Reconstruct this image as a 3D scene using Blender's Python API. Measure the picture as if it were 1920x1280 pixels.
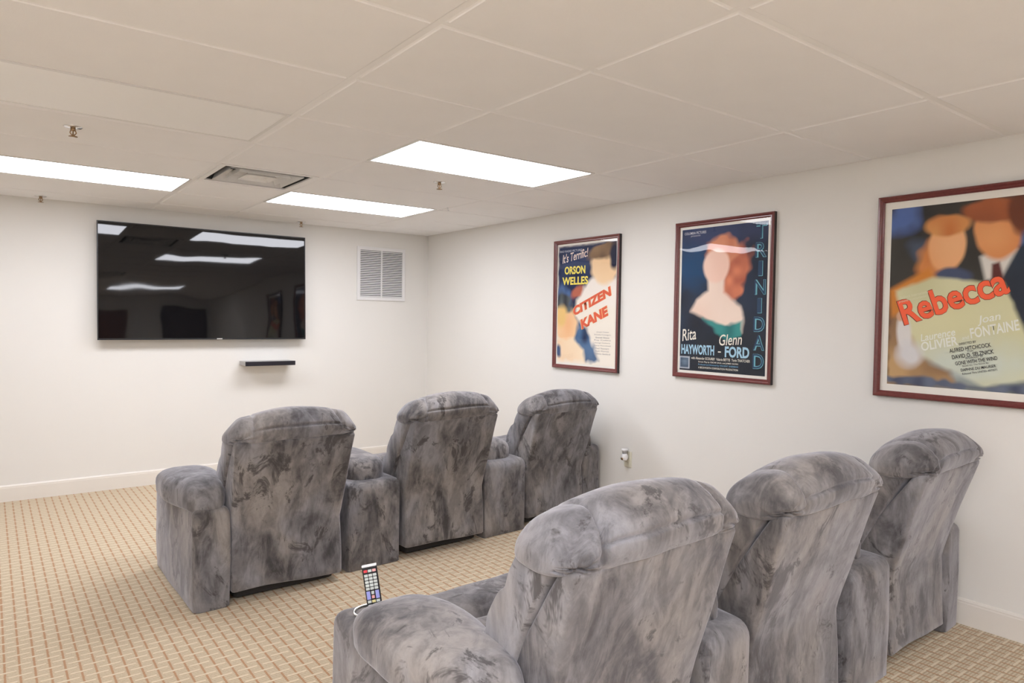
import bpy, bmesh, math, random
import numpy as np
from mathutils import Vector, Matrix, noise as mnoise

for o in list(bpy.data.objects): bpy.data.objects.remove(o)
scene = bpy.context.scene
COL = scene.collection
random.seed(7)
R = math.radians

# ---------------------------------------------------------------- camera
cam_d = bpy.data.cameras.new('camera'); cam = bpy.data.objects.new('camera', cam_d); COL.objects.link(cam)
cam_d.sensor_width = 36.0; cam_d.lens = 1305.44 / 1920 * 36.0; cam_d.clip_start = 0.02
FW = Vector((0.60228669, 0.79769247, -0.030618)); RT = Vector((0.79825317, -0.60213705, 0.01492818)); UP = Vector((0.00652814, 0.03343196, 0.99941968))
m = Matrix.Identity(4)
for i in range(3):
    m[i][0] = RT[i]; m[i][1] = UP[i]; m[i][2] = -FW[i]
m[0][3], m[1][3], m[2][3] = -3.76104871, -6.48814892, 1.43337066
cam.matrix_world = m
scene.camera = cam

# ---------------------------------------------------------------- world, exposure, lamp strength
world = bpy.data.worlds.new('world'); scene.world = world; world.use_nodes = True
world.node_tree.nodes['Background'].inputs[0].default_value = (0.9, 0.93, 1, 1)
world.node_tree.nodes['Background'].inputs[1].default_value = 0.15
scene.view_settings.view_transform = 'Standard'; scene.view_settings.look = 'None'
scene.view_settings.gamma = 1.0; scene.view_settings.use_curve_mapping = False
scene.view_settings.exposure = 0.33
LAMP = 11.0
LAMP_COL = (0.95, 0.965, 1.04)

# ---------------------------------------------------------------- room numbers (metres; right wall x=0, TV wall y=0)
H = 2.3159
XL, YR = -5.118, -9.2
S = 0.6096
XC = -0.8512; XB = XC - 2*S; XA = XB - S; XZ = XA - 2*S
def ROW(k): return -1.0199 - (7-k)*S
HB = 0.125

# ---------------------------------------------------------------- helpers
def s2l(c):
    c = [v/255.0 for v in c]
    return tuple((v/12.92 if v <= 0.04045 else ((v+0.055)/1.055)**2.4) for v in c)

def new_mat(name):
    mt = bpy.data.materials.new(name); mt.use_nodes = True
    nt = mt.node_tree; b = nt.nodes['Principled BSDF']
    return mt, nt, b

def N(nt, t, **kw):
    n = nt.nodes.new(t)
    for k, v in kw.items(): setattr(n, k, v)
    return n

def mth(nt, op, a, b=None, clamp=False):
    n = nt.nodes.new('ShaderNodeMath'); n.operation = op; n.use_clamp = clamp
    for i, v in enumerate((a, b)):
        if v is None: continue
        if isinstance(v, (int, float)): n.inputs[i].default_value = v
        else: nt.links.new(v, n.inputs[i])
    return n.outputs[0]

def mixc(nt, fac, a, b):
    n = nt.nodes.new('ShaderNodeMix'); n.data_type = 'RGBA'
    if isinstance(fac, (int, float)): n.inputs[0].default_value = fac
    else: nt.links.new(fac, n.inputs[0])
    for idx, v in ((6, a), (7, b)):
        if isinstance(v, tuple): n.inputs[idx].default_value = v if len(v) == 4 else (*v, 1)
        else: nt.links.new(v, n.inputs[idx])
    return n.outputs[2]

def simple(name, rgb, rough=0.5, metal=0.0, noise=0.0, nscale=30, bump=0.0, bscale=200, spec=0.5, lin=False):
    mt, nt, b = new_mat(name)
    c = rgb if lin else s2l(rgb)
    b.inputs['Base Color'].default_value = (*c, 1)
    b.inputs['Roughness'].default_value = rough; b.inputs['Metallic'].default_value = metal
    b.inputs['Specular IOR Level'].default_value = spec
    tc = N(nt, 'ShaderNodeTexCoord')
    nz = N(nt, 'ShaderNodeTexNoise'); nz.inputs['Scale'].default_value = nscale; nz.inputs['Detail'].default_value = 3
    nt.links.new(tc.outputs['Object'], nz.inputs['Vector'])
    if noise > 0:
        lo = tuple(v*(1-noise) for v in c); hi = tuple(min(1, v*(1+noise)) for v in c)
        nt.links.new(mixc(nt, nz.outputs['Fac'], lo, hi), b.inputs['Base Color'])
    if bump > 0:
        n2 = N(nt, 'ShaderNodeTexNoise'); n2.inputs['Scale'].default_value = bscale
        nt.links.new(tc.outputs['Object'], n2.inputs['Vector'])
        bp = N(nt, 'ShaderNodeBump'); bp.inputs['Strength'].default_value = bump; bp.inputs['Distance'].default_value = 0.002
        nt.links.new(n2.outputs['Fac'], bp.inputs['Height']); nt.links.new(bp.outputs[0], b.inputs['Normal'])
    return mt

# ---------------------------------------------------------------- materials
M = {}
M['wall'] = simple('wall_paint', (0.80, 0.78, 0.74), 0.75, noise=0.012, nscale=3, bump=0.15, bscale=350, lin=True, spec=0.3)
M['base'] = simple('trim_paint', (0.80, 0.76, 0.70), 0.45, noise=0.01, lin=True)
M['tile'] = simple('ceiling_tile_face', (0.91, 0.90, 0.895), 0.9, noise=0.02, nscale=5, bump=0.25, bscale=500, lin=True, spec=0.2)
M['grid'] = simple('grid_paint', (0.91, 0.90, 0.89), 0.5, noise=0.01, lin=True)
M['plenum'] = simple('plenum_dark', (0.08, 0.08, 0.08), 0.9, noise=0.05, lin=True)
M['fixture'] = simple('fixture_white', (0.80, 0.79, 0.77), 0.35, noise=0.01, lin=True)
M['offlens'] = simple('unlit_lens', (0.95, 0.95, 0.94), 0.5, noise=0.01, lin=True)
M['grille'] = simple('grille_white', (0.80, 0.79, 0.79), 0.4, noise=0.01, lin=True)
M['dark'] = simple('dark_void', (0.03, 0.028, 0.027), 0.9, noise=0.05, lin=True)
M['blackplastic'] = simple('black_plastic', (0.012, 0.012, 0.014), 0.35, noise=0.05, lin=True)
M['shelf'] = simple('shelf_black', (0.014, 0.012, 0.018), 0.4, noise=0.05, lin=True)
M['shelfgrey'] = simple('shelf_grey_end', (0.45, 0.44, 0.43), 0.4, noise=0.03, lin=True)
M['chrome'] = simple('chrome', (0.75, 0.75, 0.75), 0.18, metal=1.0, noise=0.02, lin=True)
M['brass'] = simple('sprinkler_brass', (0.35, 0.24, 0.14), 0.3, metal=1.0, noise=0.05, lin=True)
M['diffmetal'] = simple('diffuser_metal', (0.88, 0.87, 0.85), 0.22, metal=0.0, noise=0.08, nscale=12, lin=True)
M['ivory'] = simple('ivory_plastic', (0.74, 0.71, 0.58), 0.4, noise=0.01, lin=True)
M['whiteplastic'] = simple('white_plastic', (0.85, 0.85, 0.86), 0.3, noise=0.01, lin=True)
M['greyplastic'] = simple('grey_plastic', (0.45, 0.45, 0.46), 0.35, noise=0.03, lin=True)
M['mat'] = simple('poster_margin', (0.86, 0.83, 0.76), 0.6, noise=0.01, lin=True)
M['framedark'] = simple('frame_dark_edge', (0.02, 0.012, 0.012), 0.4, noise=0.05, lin=True)
M['doorwood'] = simple('door_wood', (0.16, 0.06, 0.03), 0.4, noise=0.2, nscale=8, lin=True)
M['keygrey'] = simple('key_grey', (0.62, 0.66, 0.64), 0.4, noise=0.02, lin=True)
M['keyred'] = simple('key_red', (0.75, 0.06, 0.08), 0.4, noise=0.02, lin=True)
M['keypink'] = simple('key_pink', (0.85, 0.42, 0.42), 0.4, noise=0.02, lin=True)
M['keyblue'] = simple('key_blue', (0.36, 0.38, 0.80), 0.4, noise=0.02, lin=True)
M['keyyellow'] = simple('key_yellow', (0.80, 0.72, 0.35), 0.4, noise=0.02, lin=True)
M['badge'] = simple('silver_badge', (0.7, 0.7, 0.7), 0.3, metal=0.6, noise=0.02, lin=True)

def mk_frame():
    mt, nt, b = new_mat('mahogany')
    tc = N(nt, 'ShaderNodeTexCoord'); mp = N(nt, 'ShaderNodeMapping'); mp.inputs['Scale'].default_value = (40, 6, 40)
    nz = N(nt, 'ShaderNodeTexNoise'); nz.inputs['Scale'].default_value = 3; nz.inputs['Detail'].default_value = 4
    nt.links.new(tc.outputs['Object'], mp.inputs[0]); nt.links.new(mp.outputs[0], nz.inputs['Vector'])
    nt.links.new(mixc(nt, nz.outputs['Fac'], (0.10, 0.018, 0.018), (0.20, 0.040, 0.036)), b.inputs['Base Color'])
    b.inputs['Roughness'].default_value = 0.28; b.inputs['Coat Weight'].default_value = 0.4; b.inputs['Coat Roughness'].default_value = 0.15
    return mt
M['frame'] = mk_frame()

def mk_glass():
    mt = bpy.data.materials.new('picture_glazing'); mt.use_nodes = True; nt = mt.node_tree
    for n in list(nt.nodes): nt.nodes.remove(n)
    out = N(nt, 'ShaderNodeOutputMaterial'); mx = N(nt, 'ShaderNodeMixShader')
    tr = N(nt, 'ShaderNodeBsdfTransparent'); gl = N(nt, 'ShaderNodeBsdfGlossy'); gl.inputs['Roughness'].default_value = 0.015
    geo = N(nt, 'ShaderNodeNewGeometry'); dt = N(nt, 'ShaderNodeVectorMath', operation='DOT_PRODUCT')
    nt.links.new(geo.outputs['Incoming'], dt.inputs[0]); nt.links.new(geo.outputs['Normal'], dt.inputs[1])
    ca = mth(nt, 'ABSOLUTE', dt.outputs['Value'])
    sch = mth(nt, 'ADD', mth(nt, 'MULTIPLY', mth(nt, 'POWER', mth(nt, 'SUBTRACT', 1.0, ca), 5.0), 0.80), 0.036)
    tc = N(nt, 'ShaderNodeTexCoord'); nz = N(nt, 'ShaderNodeTexNoise'); nz.inputs['Scale'].default_value = 2.6; nz.inputs['Detail'].default_value = 1.5
    bp = N(nt, 'ShaderNodeBump'); bp.inputs['Strength'].default_value = 0.35; bp.inputs['Distance'].default_value = 0.01
    nt.links.new(tc.outputs['Object'], nz.inputs['Vector']); nt.links.new(nz.outputs['Fac'], bp.inputs['Height'])
    nt.links.new(bp.outputs[0], gl.inputs['Normal'])
    nt.links.new(sch, mx.inputs[0]); nt.links.new(tr.outputs[0], mx.inputs[1]); nt.links.new(gl.outputs[0], mx.inputs[2])
    nt.links.new(mx.outputs[0], out.inputs[0])
    return mt
M['glass'] = mk_glass()

def mk_screen():
    mt, nt, b = new_mat('tv_screen')
    b.inputs['Base Color'].default_value = (0.004, 0.004, 0.005, 1); b.inputs['Roughness'].default_value = 0.035
    b.inputs['Specular IOR Level'].default_value = 0.55
    tc = N(nt, 'ShaderNodeTexCoord'); nz = N(nt, 'ShaderNodeTexNoise'); nz.inputs['Scale'].default_value = 3.2; nz.inputs['Detail'].default_value = 0.5
    bp = N(nt, 'ShaderNodeBump'); bp.inputs['Strength'].default_value = 0.22; bp.inputs['Distance'].default_value = 0.008
    nt.links.new(tc.outputs['Object'], nz.inputs['Vector']); nt.links.new(nz.outputs['Fac'], bp.inputs['Height']); nt.links.new(bp.outputs[0], b.inputs['Normal'])
    return mt
M['screen'] = mk_screen()

def mk_lens():
    mt, nt, b = new_mat('lit_lens')
    b.inputs['Base Color'].default_value = (0.8, 0.8, 0.8, 1); b.inputs['Roughness'].default_value = 0.5
    b.inputs['Emission Color'].default_value = (*LAMP_COL, 1); b.inputs['Emission Strength'].default_value = LAMP
    return mt
M['lens'] = mk_lens()

def mk_velvet():
    mt, nt, b = new_mat('grey_velvet')
    tc = N(nt, 'ShaderNodeTexCoord'); oi = N(nt, 'ShaderNodeObjectInfo')
    off = N(nt, 'ShaderNodeVectorMath', operation='SCALE'); off.inputs['Scale'].default_value = 23.7
    cmb = N(nt, 'ShaderNodeCombineXYZ')
    for i in range(3): nt.links.new(oi.outputs['Random'], cmb.inputs[i])
    nt.links.new(cmb.outputs[0], off.inputs[0])
    add = N(nt, 'ShaderNodeVectorMath', operation='ADD')
    nt.links.new(tc.outputs['Object'], add.inputs[0]); nt.links.new(off.outputs[0], add.inputs[1])
    def nz(scale, sc, detail=5, rough=0.6, dist=0.0):
        mp = N(nt, 'ShaderNodeMapping'); mp.inputs['Scale'].default_value = sc
        nt.links.new(add.outputs[0], mp.inputs[0])
        n = N(nt, 'ShaderNodeTexNoise'); n.inputs['Scale'].default_value = scale; n.inputs['Detail'].default_value = detail
        n.inputs['Roughness'].default_value = rough; n.inputs['Distortion'].default_value = dist
        nt.links.new(mp.outputs[0], n.inputs['Vector'])
        return n.outputs['Fac']
    def ramp(f, a, bb):
        r = N(nt, 'ShaderNodeMapRange', interpolation_type='SMOOTHSTEP'); r.inputs[1].default_value = a; r.inputs[2].default_value = bb
        nt.links.new(f, r.inputs[0]); return r.outputs[0]
    big = ramp(nz(3.8, (1.2, 1.2, 0.70), 4, 0.6, 0.6), 0.34, 0.64)
    strk = ramp(nz(13, (1.0, 1.0, 0.33), 5, 0.68, 0.8), 0.36, 0.64)
    patch = ramp(nz(6.5, (1.0, 1.0, 0.6), 5, 0.75, 0.9), 0.545, 0.63)
    fine = nz(55, (1, 1, 0.6), 4, 0.7)
    geo = N(nt, 'ShaderNodeNewGeometry')
    f1 = mth(nt, 'ADD', mth(nt, 'MULTIPLY', big, 0.50), mth(nt, 'MULTIPLY', strk, 0.38))
    f1 = mth(nt, 'ADD', f1, mth(nt, 'MULTIPLY', mth(nt, 'SUBTRACT', fine, 0.5), 0.35), clamp=True)
    tint = ramp(nz(2.6, (1, 1, 0.8), 3, 0.6, 0.5), 0.38, 0.62)
    c1 = mixc(nt, f1, (0.062, 0.058, 0.060), mixc(nt, tint, (0.335, 0.326, 0.345), (0.365, 0.332, 0.312)))
    c2 = mixc(nt, mth(nt, 'MULTIPLY', patch, 0.82), c1, (0.058, 0.052, 0.050))
    nt.links.new(c2, b.inputs['Base Color'])
    b.inputs['Roughness'].default_value = 0.85; b.inputs['Specular IOR Level'].default_value = 0.15
    b.inputs['Sheen Weight'].default_value = 0.55; b.inputs['Sheen Roughness'].default_value = 0.45
    b.inputs['Sheen Tint'].default_value = (0.86, 0.85, 0.92, 1)
    bp = N(nt, 'ShaderNodeBump'); bp.inputs['Strength'].default_value = 0.25; bp.inputs['Distance'].default_value = 0.006
    wr = nz(16, (1, 1, 0.7), 3, 0.5, 1.0)
    nt.links.new(wr, bp.inputs['Height']); nt.links.new(bp.outputs[0], b.inputs['Normal'])
    return mt
M['velvet'] = mk_velvet()

def mk_carpet():
    mt, nt, b = new_mat('basket_weave_carpet')
    tc = N(nt, 'ShaderNodeTexCoord')
    jn = N(nt, 'ShaderNodeTexNoise'); jn.inputs['Scale'].default_value = 90; jn.inputs['Detail'].default_value = 2
    nt.links.new(tc.outputs['Object'], jn.inputs['Vector'])
    sep = N(nt, 'ShaderNodeSeparateXYZ'); nt.links.new(tc.outputs['Object'], sep.inputs[0])
    jit = mth(nt, 'MULTIPLY', mth(nt, 'SUBTRACT', jn.outputs['Fac'], 0.5), 0.10)
    u = mth(nt, 'ADD', mth(nt, 'DIVIDE', sep.outputs['X'], 0.0495), jit)
    v = mth(nt, 'ADD', mth(nt, 'DIVIDE', sep.outputs['Y'], 0.0510), jit)
    i = mth(nt, 'ROUND', u); j = mth(nt, 'ROUND', v)
    du = mth(nt, 'ABSOLUTE', mth(nt, 'SUBTRACT', u, i)); dv = mth(nt, 'ABSOLUTE', mth(nt, 'SUBTRACT', v, j))
    par = mth(nt, 'ABSOLUTE', mth(nt, 'MODULO', mth(nt, 'ADD', i, j), 2.0))
    odd = mth(nt, 'GREATER_THAN', par, 0.5); even = mth(nt, 'SUBTRACT', 1.0, odd)
    def band(d, w, soft):
        r = N(nt, 'ShaderNodeMapRange', interpolation_type='SMOOTHSTEP'); r.inputs[1].default_value = w+soft; r.inputs[2].default_value = w-soft
        nt.links.new(d, r.inputs[0]); return r.outputs[0]
    vert = mth(nt, 'MULTIPLY', band(du, 0.080, 0.040), mth(nt, 'SUBTRACT', 1.0, mth(nt, 'MULTIPLY', even, band(dv, 0.13, 0.05))))
    hori = mth(nt, 'MULTIPLY', band(dv, 0.085, 0.035), mth(nt, 'SUBTRACT', 1.0, mth(nt, 'MULTIPLY', odd, band(du, 0.22, 0.05))))
    rib = mth(nt, 'SINE', mth(nt, 'MULTIPLY', v, 6.2832*4))
    rib = mth(nt, 'ADD', mth(nt, 'MULTIPLY', rib, 0.5), 0.5)
    nz = N(nt, 'ShaderNodeTexNoise'); nz.inputs['Scale'].default_value = 160; nz.inputs['Detail'].default_value = 2
    nt.links.new(tc.outputs['Object'], nz.inputs['Vector'])
    ribn = mth(nt, 'MULTIPLY', rib, mth(nt, 'MULTIPLY', nz.outputs['Fac'], 1.35), clamp=True)
    c = mixc(nt, ribn, (0.635, 0.53, 0.375), (0.37, 0.275, 0.175))
    c = mixc(nt, hori, c, (0.73, 0.62, 0.46))
    c = mixc(nt, vert, c, (0.44, 0.245, 0.13))
    nt.links.new(c, b.inputs['Base Color'])
    b.inputs['Roughness'].default_value = 0.95; b.inputs['Specular IOR Level'].default_value = 0.1
    b.inputs['Sheen Weight'].default_value = 0.15
    hgt = mth(nt, 'ADD', mth(nt, 'MULTIPLY', ribn, -0.4), mth(nt, 'SUBTRACT', mth(nt, 'MULTIPLY', hori, 0.6), mth(nt, 'MULTIPLY', vert, 0.3)))
    bp = N(nt, 'ShaderNodeBump'); bp.inputs['Strength'].default_value = 0.5; bp.inputs['Distance'].default_value = 0.004
    nt.links.new(hgt, bp.inputs['Height']); nt.links.new(bp.outputs[0], b.inputs['Normal'])
    return mt
M['carpet'] = mk_carpet()

def mk_print():
    mt, nt, b = new_mat('poster_print')
    at = N(nt, 'ShaderNodeAttribute'); at.attribute_name = 'ink'
    nt.links.new(at.outputs['Color'], b.inputs['Base Color'])
    b.inputs['Roughness'].default_value = 0.6; b.inputs['Specular IOR Level'].default_value = 0.2
    return mt
M['print'] = mk_print()
INKS = {}
def ink(rgb):
    if rgb not in INKS:
        INKS[rgb] = simple('ink_%02x%02x%02x' % rgb, rgb, 0.6, noise=0.02, spec=0.2)
    return INKS[rgb]

# ---------------------------------------------------------------- object helpers
def mesh_from(verts, faces, name='mesh', smooth=False):
    me = bpy.data.meshes.new(name); me.from_pydata([tuple(v) for v in verts], [], faces); me.update()
    if smooth:
        me.polygons.foreach_set('use_smooth', [True]*len(me.polygons))
    return me

def obj(name, me, mat, parent=None, loc=None, label=None):
    if me.users == 0 or not me.materials:
        if mat is not None and not me.materials: me.materials.append(mat)
    o = bpy.data.objects.new(name, me); COL.objects.link(o)
    if parent is not None: o.parent = parent
    if loc is not None: o.location = loc
    if label: o['label'] = label
    return o

def empty(name, loc=(0,0,0), rz=0.0):
    o = bpy.data.objects.new(name, None); COL.objects.link(o); o.empty_display_size = 0.1
    o.location = loc; o.rotation_euler = (0, 0, rz); return o

def tag(o, label, cat, group=None):
    o['label'] = label; o['category'] = cat
    if group: o['group'] = group
    return o

def struct(o, label=None, cat=None):
    o['kind'] = 'structure'
    if label: o['label'] = label
    if cat: o['category'] = cat
    return o

def box_data(x0, x1, y0, y1, z0, z1, base=0):
    v = [(x0,y0,z0),(x1,y0,z0),(x1,y1,z0),(x0,y1,z0),(x0,y0,z1),(x1,y0,z1),(x1,y1,z1),(x0,y1,z1)]
    f = [(0,3,2,1),(4,5,6,7),(0,1,5,4),(1,2,6,5),(2,3,7,6),(3,0,4,7)]
    return v, [tuple(i+base for i in q) for q in f]

class MB:
    def __init__(s): s.v = []; s.f = []
    def box(s, *a):
        v, f = box_data(*a, base=len(s.v)); s.v += v; s.f += f; return s
    def raw(s, v, f):
        b = len(s.v); s.v += list(v); s.f += [tuple(i+b for i in q) for q in f]; return s
    def cyl(s, p0, p1, r0, r1=None, n=16, caps=True):
        r1 = r0 if r1 is None else r1
        p0 = Vector(p0); p1 = Vector(p1); d = (p1-p0).normalized()
        a = d.orthogonal().normalized(); c = d.cross(a); b = len(s.v)
        for p, r in ((p0, r0), (p1, r1)):
            for k in range(n):
                t = 2*math.pi*k/n; s.v.append(tuple(p + a*(r*math.cos(t)) + c*(r*math.sin(t))))
        for k in range(n):
            s.f.append((b+k, b+(k+1) % n, b+n+(k+1) % n, b+n+k))
        if caps:
            s.f.append(tuple(b+k for k in reversed(range(n)))); s.f.append(tuple(b+n+k for k in range(n)))
        return s
    def mesh(s, name='mesh', bevel=0.0, seg=2, smooth=False):
        me = mesh_from(s.v, s.f, name)
        if bevel > 0:
            bm = bmesh.new(); bm.from_mesh(me)
            bmesh.ops.bevel(bm, geom=bm.edges[:], offset=bevel, segments=seg, affect='EDGES', profile=0.5)
            bm.to_mesh(me); bm.free()
        if smooth: me.polygons.foreach_set('use_smooth', [True]*len(me.polygons))
        return me

def lathe(profile, n=24, axis='Z'):
    v = []; f = []
    for r, z in profile:
        for k in range(n):
            t = 2*math.pi*k/n; v.append((r*math.cos(t), r*math.sin(t), z))
    for i in range(len(profile)-1):
        for k in range(n):
            f.append((i*n+k, i*n+(k+1) % n, (i+1)*n+(k+1) % n, (i+1)*n+k))
    f.append(tuple(reversed(range(n)))); f.append(tuple((len(profile)-1)*n+k for k in range(n)))
    return v, f

def loft(rings, cap=True, flip=False):
    n = len(rings[0]); v = [p for r in rings for p in r]; f = []
    for i in range(len(rings)-1):
        for k in range(n):
            q = (i*n+k, i*n+(k+1) % n, (i+1)*n+(k+1) % n, (i+1)*n+k)
            f.append(q)
    if cap:
        f.append(tuple(reversed(range(n)))); f.append(tuple((len(rings)-1)*n+k for k in range(n)))
    return v, f

def finish(me):
    bm = bmesh.new(); bm.from_mesh(me); bmesh.ops.recalc_face_normals(bm, faces=bm.faces[:]); bm.to_mesh(me); bm.free()
    me.polygons.foreach_set('use_smooth', [True]*len(me.polygons))
    return me

def wobble(v, amp, freq, seed=0.0):
    out = []
    for p in v:
        q = Vector(p)*freq + Vector((seed, seed*1.7, seed*0.3))
        d = mnoise.noise_vector(q)
        out.append((p[0]+d.x*amp, p[1]+d.y*amp, p[2]+d.z*amp))
    return out

# ================================================================= THE ROOM
T = 0.12
me = MB().box(XL-T, T, YR-T, T, -0.15, 0.0).mesh('floor'); struct(obj('floor', me, M['carpet']), 'tan and rust basket-weave patterned carpet', 'floor')
me = MB().box(XL-T, T, 0.0, T, 0.0, H+0.3).mesh('wall_back'); struct(obj('wall_back', me, M['wall']), 'cream painted wall behind the television', 'wall')
me = MB().box(0.0, T, YR, 0.0, 0.0, H+0.3).mesh('wall_right'); struct(obj('wall_right', me, M['wall']), 'cream painted wall hung with framed posters', 'wall')
me = MB().box(XL-T, XL, YR, 0.0, 0.0, H+0.3).mesh('wall_left'); struct(obj('wall_left', me, M['wall']), 'cream painted wall on the open side of the room', 'wall')
me = MB().box(XL-T, T, YR-T, YR, 0.0, H+0.3).mesh('wall_rear'); struct(obj('wall_rear', me, M['wall']), 'cream painted wall behind the back row', 'wall')

def baseboard(name, a, b, nrm, label):
    # profile: plain board with eased top
    prof = [(0, 0), (0.014, 0), (0.014, HB-0.022), (0.0125, HB-0.017), (0.0125, HB-0.010), (0.007, HB-0.002), (0, HB)]
    a = Vector(a); b = Vector(b); nrm = Vector(nrm)
    v = []
    for p in (a, b):
        for d, z in prof: v.append(tuple(p + nrm*d + Vector((0, 0, z))))
    n = len(prof)
    f = [(k, (k+1) % n, n+(k+1) % n, n+k) for k in range(n)] + [tuple(range(n)), tuple(reversed(range(n, 2*n)))]
    me = mesh_from(v, f); bm = bmesh.new(); bm.from_mesh(me); bmesh.ops.recalc_face_normals(bm, faces=bm.faces[:]); bm.to_mesh(me); bm.free()
    struct(obj(name, me, M['base']), label, 'baseboard')
baseboard('baseboard_back', (XL, 0, 0), (0, 0, 0), (0, -1, 0), 'off-white baseboard under the television wall')
baseboard('baseboard_right', (0, YR, 0), (0, 0, 0), (-1, 0, 0), 'off-white baseboard along the poster wall')
baseboard('baseboard_left', (XL, YR, 0), (XL, 0, 0), (1, 0, 0), 'off-white baseboard on the open side')
baseboard('baseboard_rear', (XL, YR, 0), (0, YR, 0), (0, 1, 0), 'off-white baseboard behind the back row')

# ---- ceiling: slab, T-bar grid, tiles
ceil = struct(obj('ceiling', MB().box(XL-T, T, YR-T, T, H+0.22, H+0.3).mesh('ceiling'), M['plenum']), 'suspended ceiling of cream tiles in a white metal grid', 'ceiling')
cols = [XL, XZ, XA, XB, XC, 0.0]
rows_y = [0.0]; k = 8
while ROW(k) > YR:
    rows_y.append(ROW(k)); k -= 1
rows_y.append(YR)
def runner_mesh(L):          # along +y from 0 to L
    w = 0.012
    return MB().box(-w, w, 0, L, 0, 0.003).box(-0.0015, 0.0015, 0, L, 0.003, 0.035).mesh('grid_runner')
for x in cols[1:-1]:
    obj('grid_runner', runner_mesh(-YR), M['grid'], ceil, (x, YR, H))
_t = {}
def tee_mesh(L):
    key = round(L, 3)
    if key not in _t:
        w = 0.012
        _t[key] = MB().box(0.0125, L-0.0125, -w, w, 0.0002, 0.0032).box(0.0125, L-0.0125, -0.0015, 0.0015, 0.0032, 0.033).mesh('cross_tee')
    return _t[key]
for y in rows_y[1:-1]:
    for a, b in zip(cols[:-1], cols[1:]):
        obj('cross_tee', tee_mesh(b-a), M['grid'], ceil, (a, y, H))
# wall angles
obj('wall_angle', MB().box(-0.020, 0, YR, 0, H, H+0.003).mesh('wall_angle'), M['grid'], ceil)
obj('wall_angle', MB().box(XL, 0, -0.020, 0, H, H+0.003).mesh('wall_angle'), M['grid'], ceil)
obj('wall_angle', MB().box(XL, XL+0.02, YR, 0, H, H+0.003).mesh('wall_angle'), M['grid'], ceil)

LIGHTS_ON = [(XZ, 6), (XB, 3), (XB, 6), (XB, -4), (XZ, -3), (XL, -3), (XL, -6), (XL, -1)]  # panels after the one mirrored in the TV are unseen, added for fill
LIGHTS_OFF = [(XZ, 3)]
VENTS = [(XA, 5), (XA, -1)]
_m = {}
def tile_mesh(wx, wy):
    key = (round(wx, 3), round(wy, 3))
    if key not in _m:
        g = 0.0185; z0 = -0.005; z1 = 0.0034
        a, b, c, d = g, wx-g, g, wy-g
        e = 0.003
        v = [(a+e, c+e, z0), (b-e, c+e, z0), (b-e, d-e, z0), (a+e, d-e, z0),
             (a, c, z0+e), (b, c, z0+e), (b, d, z0+e), (a, d, z0+e),
             (0.004, 0.004, z1), (wx-0.004, 0.004, z1), (wx-0.004, wy-0.004, z1), (0.004, wy-0.004, z1),
             (0.004, 0.004, z1+0.012), (wx-0.004, 0.004, z1+0.012), (wx-0.004, wy-0.004, z1+0.012), (0.004, wy-0.004, z1+0.012)]
        f = [(3, 2, 1, 0), (12, 13, 14, 15)]
        for r in range(3):
            for k in range(4):
                f.append((r*4+k, r*4+(k+1) % 4, r*4+4+(k+1) % 4, r*4+4+k))
        # lip ring: face from the tile side out to the flange
        me = mesh_from(v, f, 'ceiling_tile')
        bm = bmesh.new(); bm.from_mesh(me); bmesh.ops.recalc_face_normals(bm, faces=bm.faces[:]); bm.to_mesh(me); bm.free()
        _m[key] = me
    return _m[key]
special = set()
for x, k in LIGHTS_ON + LIGHTS_OFF + VENTS: special.add((round(x, 3), round(ROW(k), 3)))
for ci, (a, b) in enumerate(zip(cols[:-1], cols[1:])):
    for y1, y0 in zip(rows_y[:-1], rows_y[1:]):
        if (round(a, 3), round(y0, 3)) in special: continue
        # y0 is the nearer (more negative) line of the cell
        obj('ceiling_tile', tile_mesh(b-a, y1-y0), M['tile'], ceil, (a, y0, H))

# ---- light fixtures: cell (x, row k .. k+1)
def ring_mesh(wx, wy, w, z0, z1):
    mb = MB()
    mb.box(0, wx, 0, w, z0, z1).box(0, wx, wy-w, wy, z0, z1).box(0, w, w, wy-w, z0, z1).box(wx-w, wx, w, wy-w, z0, z1)
    return mb
fr_me = None
def fixture(x, k, lit, label):
    global fr_me
    root = empty('ceiling_light', (x, ROW(k), H))
    g = 0.0122; wx = 2*S-2*g; wy = S-2*g
    if fr_me is None:
        mb = MB()
        for v, f in [ (ring_mesh(wx, wy, 0.016, -0.004, 0.006).v, ring_mesh(wx, wy, 0.016, -0.004, 0.006).f) ]: mb.raw(v, f)
        fr_me = mb.mesh('frame')
    fo = obj('frame', fr_me, M['fixture'], root, (g, g, 0))
    me = MB().box(g+0.015, 2*S-g-0.015, g+0.015, S-g-0.015, -0.0025, 0.004).mesh('diffuser')
    obj('diffuser', me, M['lens'] if lit else M['offlens'], root)
    obj('housing', MB().box(g+0.004, 2*S-g-0.004, g+0.004, S-g-0.004, 0.0062, 0.09).mesh('housing'), M['fixture'], root)
    return tag(root, label, 'ceiling light', 'troffer lights in the ceiling grid')
labels_on = ['lit ceiling light panel above the left of the television', 'lit ceiling light panel over the front row of recliners, largest in view',
    'lit ceiling light panel nearest the television and the air return grille', 'lit ceiling light panel behind the back row of recliners',
    'added lit ceiling panel, unseen, just behind the camera',  # unseen panel added for extra light from behind
    'added lit ceiling panel, unseen, beside the left wall, second from the rear wall', 'added lit ceiling panel, unseen, beside the left wall, nearest the rear wall', 'added lit ceiling panel, unseen, beside the left wall, level with the back row']  # unseen side panels added to brighten the recliner backs and the ceiling
for (x, k), lb in zip(LIGHTS_ON, labels_on): fixture(x, k, True, lb)
for (x, k) in LIGHTS_OFF: fixture(x, k, False, 'unlit pale ceiling light panel at the upper left')

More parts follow.
